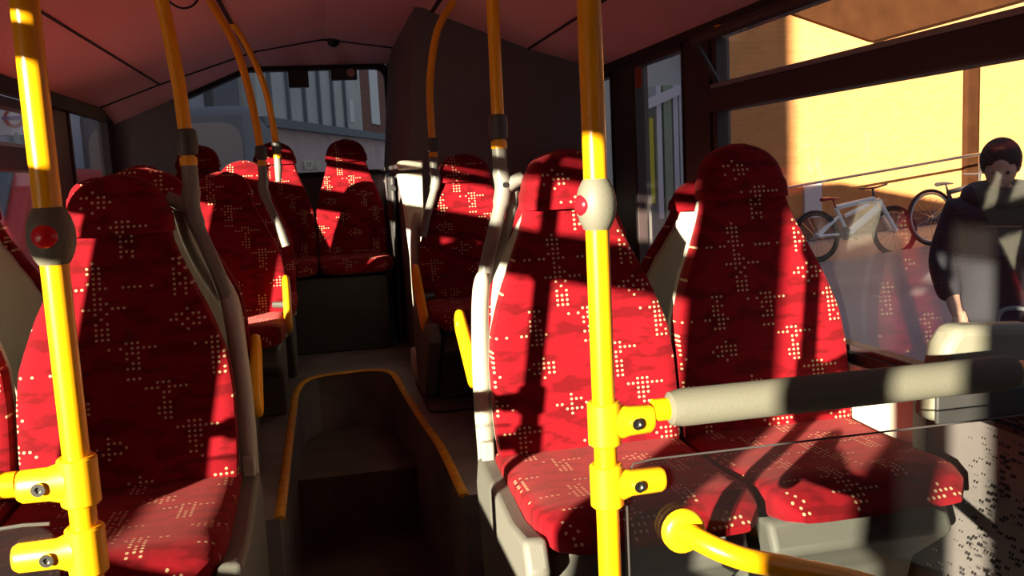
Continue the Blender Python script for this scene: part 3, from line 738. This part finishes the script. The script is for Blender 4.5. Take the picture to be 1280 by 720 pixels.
E_ = [(0, 1), (1, 2), (2, 3), (3, 4), (4, 5), (3, 6), (6, 7), (7, 8), (8, 9), (3, 10), (10, 11), (11, 12), (12, 13), (0, 14), (14, 15), (15, 16), (16, 17), (0, 18), (18, 19), (19, 20), (20, 21)]
RR = [.13, .125, .14, .09, .055, .055, .065, .048, .036, .03, .065, .048, .036, .03, .09, .06, .042, .04, .09, .06, .042, .04]
body = skin_body('body', J, E_, RR, 'skin', pe)
# head, bowed forward
def bow(mb, a=math.radians(24)):
    c, s_ = math.cos(a), math.sin(a); o = []
    for x, y, z in mb.v:
        dy, dz = y+.0, z-1.56
        o.append((x, dy*c-dz*s_, 1.56+dy*s_+dz*c))
    mb.v = o; return mb
def ell(c, rx, ry, rz_, n=18, mnz=-1, fn=None):
    m_ = MB(); rs = []
    for i in range(n):
        t = -PI/2+PI*i/(n-1); z = math.sin(t)
        rr = max(math.cos(t), .02); rs.append([(c[0]+rx*rr*math.cos(2*PI*k/22), c[1]+ry*rr*math.sin(2*PI*k/22), c[2]+rz_*z) for k in range(22)])
        if fn: rs[-1] = [fn(p) for p in rs[-1]]
    return m_.rings(rs)
hd_ = bow(ell((0, -.04, 1.645), .074, .092, .118, fn=lambda p: (p[0]*(1-.25*max(0, 1.60-p[2])/.08), p[1], p[2]))).build('head', 'skin', body, smooth=True)
ns = MB().tube([(0, -.122, 1.67), (0, -.146, 1.635), (0, -.13, 1.622)], [.009, .014, .010], 8); ns.tube([(-.02, -.122, 1.59), (0, -.13, 1.588), (.02, -.122, 1.59)], .006, 6)
for sx in (-1, 1): ns.tube([(sx*.072, -.04, 1.665), (sx*.084, -.03, 1.65), (sx*.074, -.035, 1.62)], .010, 6)
fc = bow(ns).build('face_features', 'skin', pe, smooth=True)
ey = MB()
for sx in (-1, 1): ey.lathe([(.011, 0), (.008, .006), (0, .008)], (sx*.03, -.122, 1.655), (0, -1, 0), 10)
bow(ey).build('eyes', 'black', pe)
bow(ell((0, -.012, 1.680), .096, .106, .112, fn=lambda p: (p[0], max(p[1], -.075) if p[2] < 1.685 else p[1], p[2]))).build('hair', 'hair', pe, smooth=True)
JC = [(0, 0, 1.0), (0, 0, 1.15), (0, .01, 1.32), (0, .02, 1.43), (-.18, .02, 1.40), (-.26, .0, 1.13), (-.215, -.13, .94), (.18, .02, 1.40), (.26, 0, 1.13), (.215, -.13, .94), (0, 0, .82), (0, .0, .62)]
EC = [(0, 1), (1, 2), (2, 3), (3, 4), (4, 5), (5, 6), (3, 7), (7, 8), (8, 9), (0, 10), (10, 11)]
skin_body('coat', JC, EC, [(.20, .16), (.20, .16), (.20, .16), (.11, .10), .105, .09, .062, .105, .09, .062, (.21, .17), (.22, .17)], 'coat', pe)
hood = MB().tube([(.13*math.cos(a), .02+.10*math.sin(a), 1.485+.02*math.sin(a)) for a in [2*PI*k/20 for k in range(20)]], .055, 10, closed=True); hood.build('hood', 'coat', pe, smooth=True)
tr_ = MB()
for sx in (-1, 1): tr_.tube([(sx*.09, 0, .80), (sx*.11, 0, .48), (sx*.11, .03, .10)], [.10, .085, .07], 14)
tr_.build('trousers', 'coat', pe, smooth=True)
sh = MB()
for sx in (-1, 1): sh.tube([(sx*.11, .07, .045), (sx*.11, -.03, .045), (sx*.11, -.16, .035)], [.045, .05, .035], 12, flat=.9)
sh.build('shoes', 'black', pe, smooth=True)
for sx in (-1, 1):
    hn = MB(); c0 = Vector((sx*.17, -.20, .86))
    hn.tube([c0+Vector((0, .03, .03)), c0, c0+Vector((0, -.04, -.045))], [.026, .038, .034], 10, flat=.55)
    for q, (dx, L) in enumerate(((-.027, .06), (-.009, .072), (.009, .068), (.027, .055))):
        a = c0+Vector((dx, -.05, -.055)); hn.tube([a, a+Vector((0, -.012, -L*.5)), a+Vector((0, .008, -L))], [.009, .0085, .007], 6)
    a = c0+Vector((-sx*.03, -.02, -.015)); hn.tube([a, a+Vector((-sx*.025, -.02, -.02)), a+Vector((-sx*.03, -.02, -.05))], [.012, .010, .008], 6)
    hn.build('hand', 'skin', pe, smooth=True)
st = MB(); st.tube(smoothpath([(-.02, .10, 1.46), (.06, .175, 1.3), (.13, .18, 1.12), (.2, .10, .95)], 6), .012, 8); st.build('bag_strap', 'redcar', pe, smooth=True)
bg_ = empty('shoulder_bag', (px_-.16, py_-.30, pz+.40), math.radians(-40)); tag(bg_, 'grey cloth bag held in front of person in black coat', 'bag')
MB().box(-.17, .17, -.06, .06, 0, .40).build('bag_body', 'bagm', bg_, bevel=.04)
MB().tube(smoothpath([(-.08, 0, .39), (-.06, 0, .47), (0, 0, .49), (.06, 0, .47), (.08, 0, .39)], 5), .01, 8).build('handle', 'bagm', bg_, smooth=True)

# street beyond quarter window: shopfront with coloured posts
sf = empty('shopfront', (4.88, 13.6, 0)); tag(sf, 'shopfront with yellow panel and pale posts seen through quarter window', 'shop')
MB().box(-2.2, 1.08, .25, 3, -.3, 6).build('wall', 'greyf', sf)
MB().box(.09, .36, .10, .25, .75, 2.1).build('panel', 'mustard', sf)
for x, mt_ in ((.0, 'white'), (.40, 'white'), (.52, 'green'), (.68, 'white'), (.78, 'lite'), (.90, 'purple')):
    MB().box(x, x+.13 if mt_ != 'white' else x+.08, .05, .25, .5, 2.6).build('post', mt_, sf)
MB().prism([(-.05, 2.12), (-.05, 2.28), (1.05, 2.7), (1.05, 2.55)], 1, 0, .2).build('canopy_beam', 'white', sf)
MB().box(-2.2, 1.08, .1, .25, -.3, .6).build('base_wall', 'slate', sf)
# behind the rear window
def facade_dir(a, b, z0, z1, t=.3):
    d = (Vector(b)-Vector(a)); L = d.length; ang = math.atan2(d.y, d.x); return L, ang
A, B = (-.95, 16.2), (4.2, 31.5)
L, ang = facade_dir(A, B, 0, 0)
of = empty('office_building', (A[0], A[1], 0), ang); tag(of, 'grey-green glazed office facade filling the rear window', 'building')
MB().box(0, L*.40, 0, .6, 2.5, 12).build('facade', 'greyf', of)
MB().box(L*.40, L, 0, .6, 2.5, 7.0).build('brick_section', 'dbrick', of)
MB().box(L*.40, L, .1, .6, 7.0, 12).build('glass_section', 'pane', of)
MB().box(0, L, -.12, .3, 2.36, 2.52).build('canopy', 'slate', of)
MB().box(0, L, .02, .6, 1.1, 2.38).build('shop_fascia', 'pink', of)
MB().box(0, L, .0, .6, -.3, 1.1).build('shop_base', 'slate', of)
m = MB()
for k in range(6): MB().box(-.6+1.1+k*.9, -.6+1.18+k*.9, -.06, 0, 2.5, 12).build('mullion', 'slate', of)
for x, z0, z1 in ((2.0, 3.9, 4.5), (5.4, 2.7, 3.2), (8.1, 4.6, 5.1), (6.6, 5.2, 5.6)):
    MB().box(x, x+.35, -.02, .01, z0, z1).build('bright_pane', 'lite', of)
for k in range(5): MB().box(L*.45+k*1.7, L*.45+k*1.7+.8, -.02, .02, 2.75, 5.0).build('window', 'lite', of)
for k in range(5):
    for j in range(2): MB().box(L*.58+k*1.6, L*.58+k*1.6+.5, .06, .1, 7.3+j*1.4, 8.0+j*1.4).build('glint_pane', 'lite', of)
tcu = bpy.data.curves.new('shop_lettering', 'FONT'); tcu.body = 'ICON 05'; tcu.size = .25; tcu.extrude = .01; tcu.align_x = 'CENTER'
tcu.materials.append(plain('letter_cream', (.85, .82, .60), .5))
tmp = bpy.data.objects.new('tmp', tcu); COL.objects.link(tmp); bpy.context.view_layer.update()
tme = bpy.data.meshes.new_from_object(tmp.evaluated_get(bpy.context.evaluated_depsgraph_get())); bpy.data.objects.remove(tmp)
to = bpy.data.objects.new('shop_lettering', tme); COL.objects.link(to); to.parent = of; to.location = (2.55, -.015, 1.62); to.rotation_euler = (PI/2, 0, 0)
# pale building and slate tower
pb = empty('pale_building', (-2.9, 21, 0)); tag(pb, 'pale rendered building with narrow windows at left of rear window', 'building')
MB().box(-.4, 1.1, 0, 2, -.3, 10).build('wall', 'pale', pb)
for x in (-.1, .55): MB().box(x, x+.28, -.03, 0, 2.6, 4.4).build('window', 'pane', pb)
sl = empty('slate_building', (-1.50, 16.0, 0)); tag(sl, 'dark slate block between pale building and grey office facade', 'building')
MB().box(-.14, .25, 0, 1.4, -.3, 9).build('wall', 'slate', sl); MB().box(-1.0, .25, -.05, 0, 2.30, 2.62).build('ledge', 'slate', sl)
# vehicle behind with large screen
bv = empty('parked_coach', (-1.72, 11.4, -.3)); tag(bv, 'slate-grey parked coach with big rounded windscreen behind bus', 'coach')
MB().box(-.98, .98, 0, 4.4, .35, 2.62).build('body', 'slate', bv, bevel=.12)
MB().prism(rrect(-.88, .84, .95, 2.42, .22), 1, -.03, .0).build('windscreen', plain('dusty_screen', (.33, .30, .28), .35), bv)
MB().box(-.95, .95, -.06, .1, .35, .6).build('bumper', 'black', bv, bevel=.03)
for sx in (-1, 1):
    MB().lathe([(.0, -.11), (.45, -.11), (.48, -.06), (.48, .06), (.45, .11), (0, .11)], (sx*.86, 1.6, .48), (1, 0, 0)).build('wheel', 'tyre', bv, smooth=True)
    MB().box(sx*.72-.12, sx*.72+.12, -.05, 0, .66, .80).build('headlamp', 'lite', bv, bevel=.02)
# left street
lbld = empty('corner_shop', (-4.6, 14.6, 0)); tag(lbld, 'white corner shopfront seen through the left side windows', 'shop')
MB().box(-3, .95, 0, 4, -.3, 6).build('wall', 'pale', lbld)
MB().box(-3, .6, -.04, 0, -.1, 1.35).build('shop_window', 'lite', lbld)
MB().box(-3, .95, -.25, 0, 1.7, 1.95).build('awning', 'slate', lbld)
for x in (-.75, -.1, .45): MB().box(x, x+.12, -.08, 0, -.3, 1.7).build('pilaster', 'white', lbld)
MB().box(.22, .5, -.03, 0, 2.1, 3.6).build('window', 'pane', lbld)
b2_ = empty('lilac_building', (-3.7, 19.2, 0)); tag(b2_, 'pale lilac building at rear end of left windows', 'building')
MB().box(-1.3, -.05, 0, .8, -.3, 8).build('wall', 'white', b2_); MB().box(-.05, .30, 0, .8, -.3, 8).build('side_bay', 'slate', b2_)
for j in range(3): MB().box(-.38, -.22, -.02, 0, .4+j*1.3, 1.2+j*1.3).build('window', 'pane', b2_)
rs_ = empty('roundel_sign', (-4.13, 14.0, 2.46)); tag(rs_, 'white sign board with a red ring seen through left window', 'sign')
MB().box(-.33, .26, 0, .05, -.24, .30).build('board', 'white', rs_, bevel=.01)
MB().tube([(.115*math.cos(2*PI*k/32), -.012, .115*math.sin(2*PI*k/32)) for k in range(32)], .022, 6, closed=True).build('ring', 'redcar', rs_, smooth=True)
MB().box(-.15, .15, -.035, -.005, -.022, .022).build('bar', plain('blue_bar', (.25, .12, .35), .5), rs_)
MB().tube([(0, .03, -2.75), (0, .03, -.2)], .04, 10).build('post', 'slate', rs_)
# red van added in place of red reflections at the left window
v = empty('reflection_van', (-2.95, 6.9, -.3)); tag(v, 'red van standing in for reflections in the left window', 'van')
MB().prism([(0, .3), (3.9, .3), (3.9, 1.9), (.9, 1.9), (.25, 1.2), (0, 1.05)], 0, -.75, .75).build('body', 'redcar', v, bevel=.08)
MB().prism([(.30, 1.22), (.88, 1.82), (.82, 1.86), (.24, 1.26)], 0, -.62, .62).build('windscreen', 'pane', v)
for y_ in (.8, 3.1):
    for sx in (-1, 1): MB().lathe([(0, -.09), (.28, -.09), (.31, -.05), (.31, .05), (.28, .09), (0, .09)], (sx*.68, y_, .31), (1, 0, 0)).build('wheel', 'tyre', v, smooth=True)
# tall block across the road that shades the street behind the bus
tb = empty('shading_block', (-13, 10, 0)); tag(tb, 'long brick block across the road, out of view at left', 'building')
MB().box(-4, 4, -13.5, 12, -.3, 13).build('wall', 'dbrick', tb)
MB().box(-4.1, 4.1, -13.6, 12.2, 13, 13.4).build('roof', 'slate', tb)
for k in range(9):
    for j in range(3): MB().box(4.0, 4.03, -12.8+k*2.7, -11.4+k*2.7, 1.2+j*3.6, 3.2+j*3.6).build('window', 'pane', tb)

tb = empty('shading_block', (-13, -30, 0)); tag(tb, 'unseen brick block added down the road to cut sky light, behind the camera', 'building')  # added to block low sky light; side slanted to let the sun past
MB().prism([(-4, -14), (4, -14), (4, 18.6), (-4, 9.4)], 2, -.3, 13).build('wall', 'dbrick', tb)
MB().prism([(-4.1, -14.1), (4.1, -14.1), (4.1, 18.5), (-4.1, 9.1)], 2, 13, 13.4).build('roof', 'slate', tb)
for k in range(10):
    for j in range(3): MB().box(4.0, 4.03, -13+k*2.9, -11.6+k*2.9, 1.2+j*3.6, 3.2+j*3.6).build('window', 'pane', tb)

sc = bpy.context.scene
sc.view_settings.view_transform = 'Standard'; sc.view_settings.look = 'None'; sc.view_settings.exposure = 0.0; sc.view_settings.gamma = 1
sc.view_settings.use_curve_mapping = False
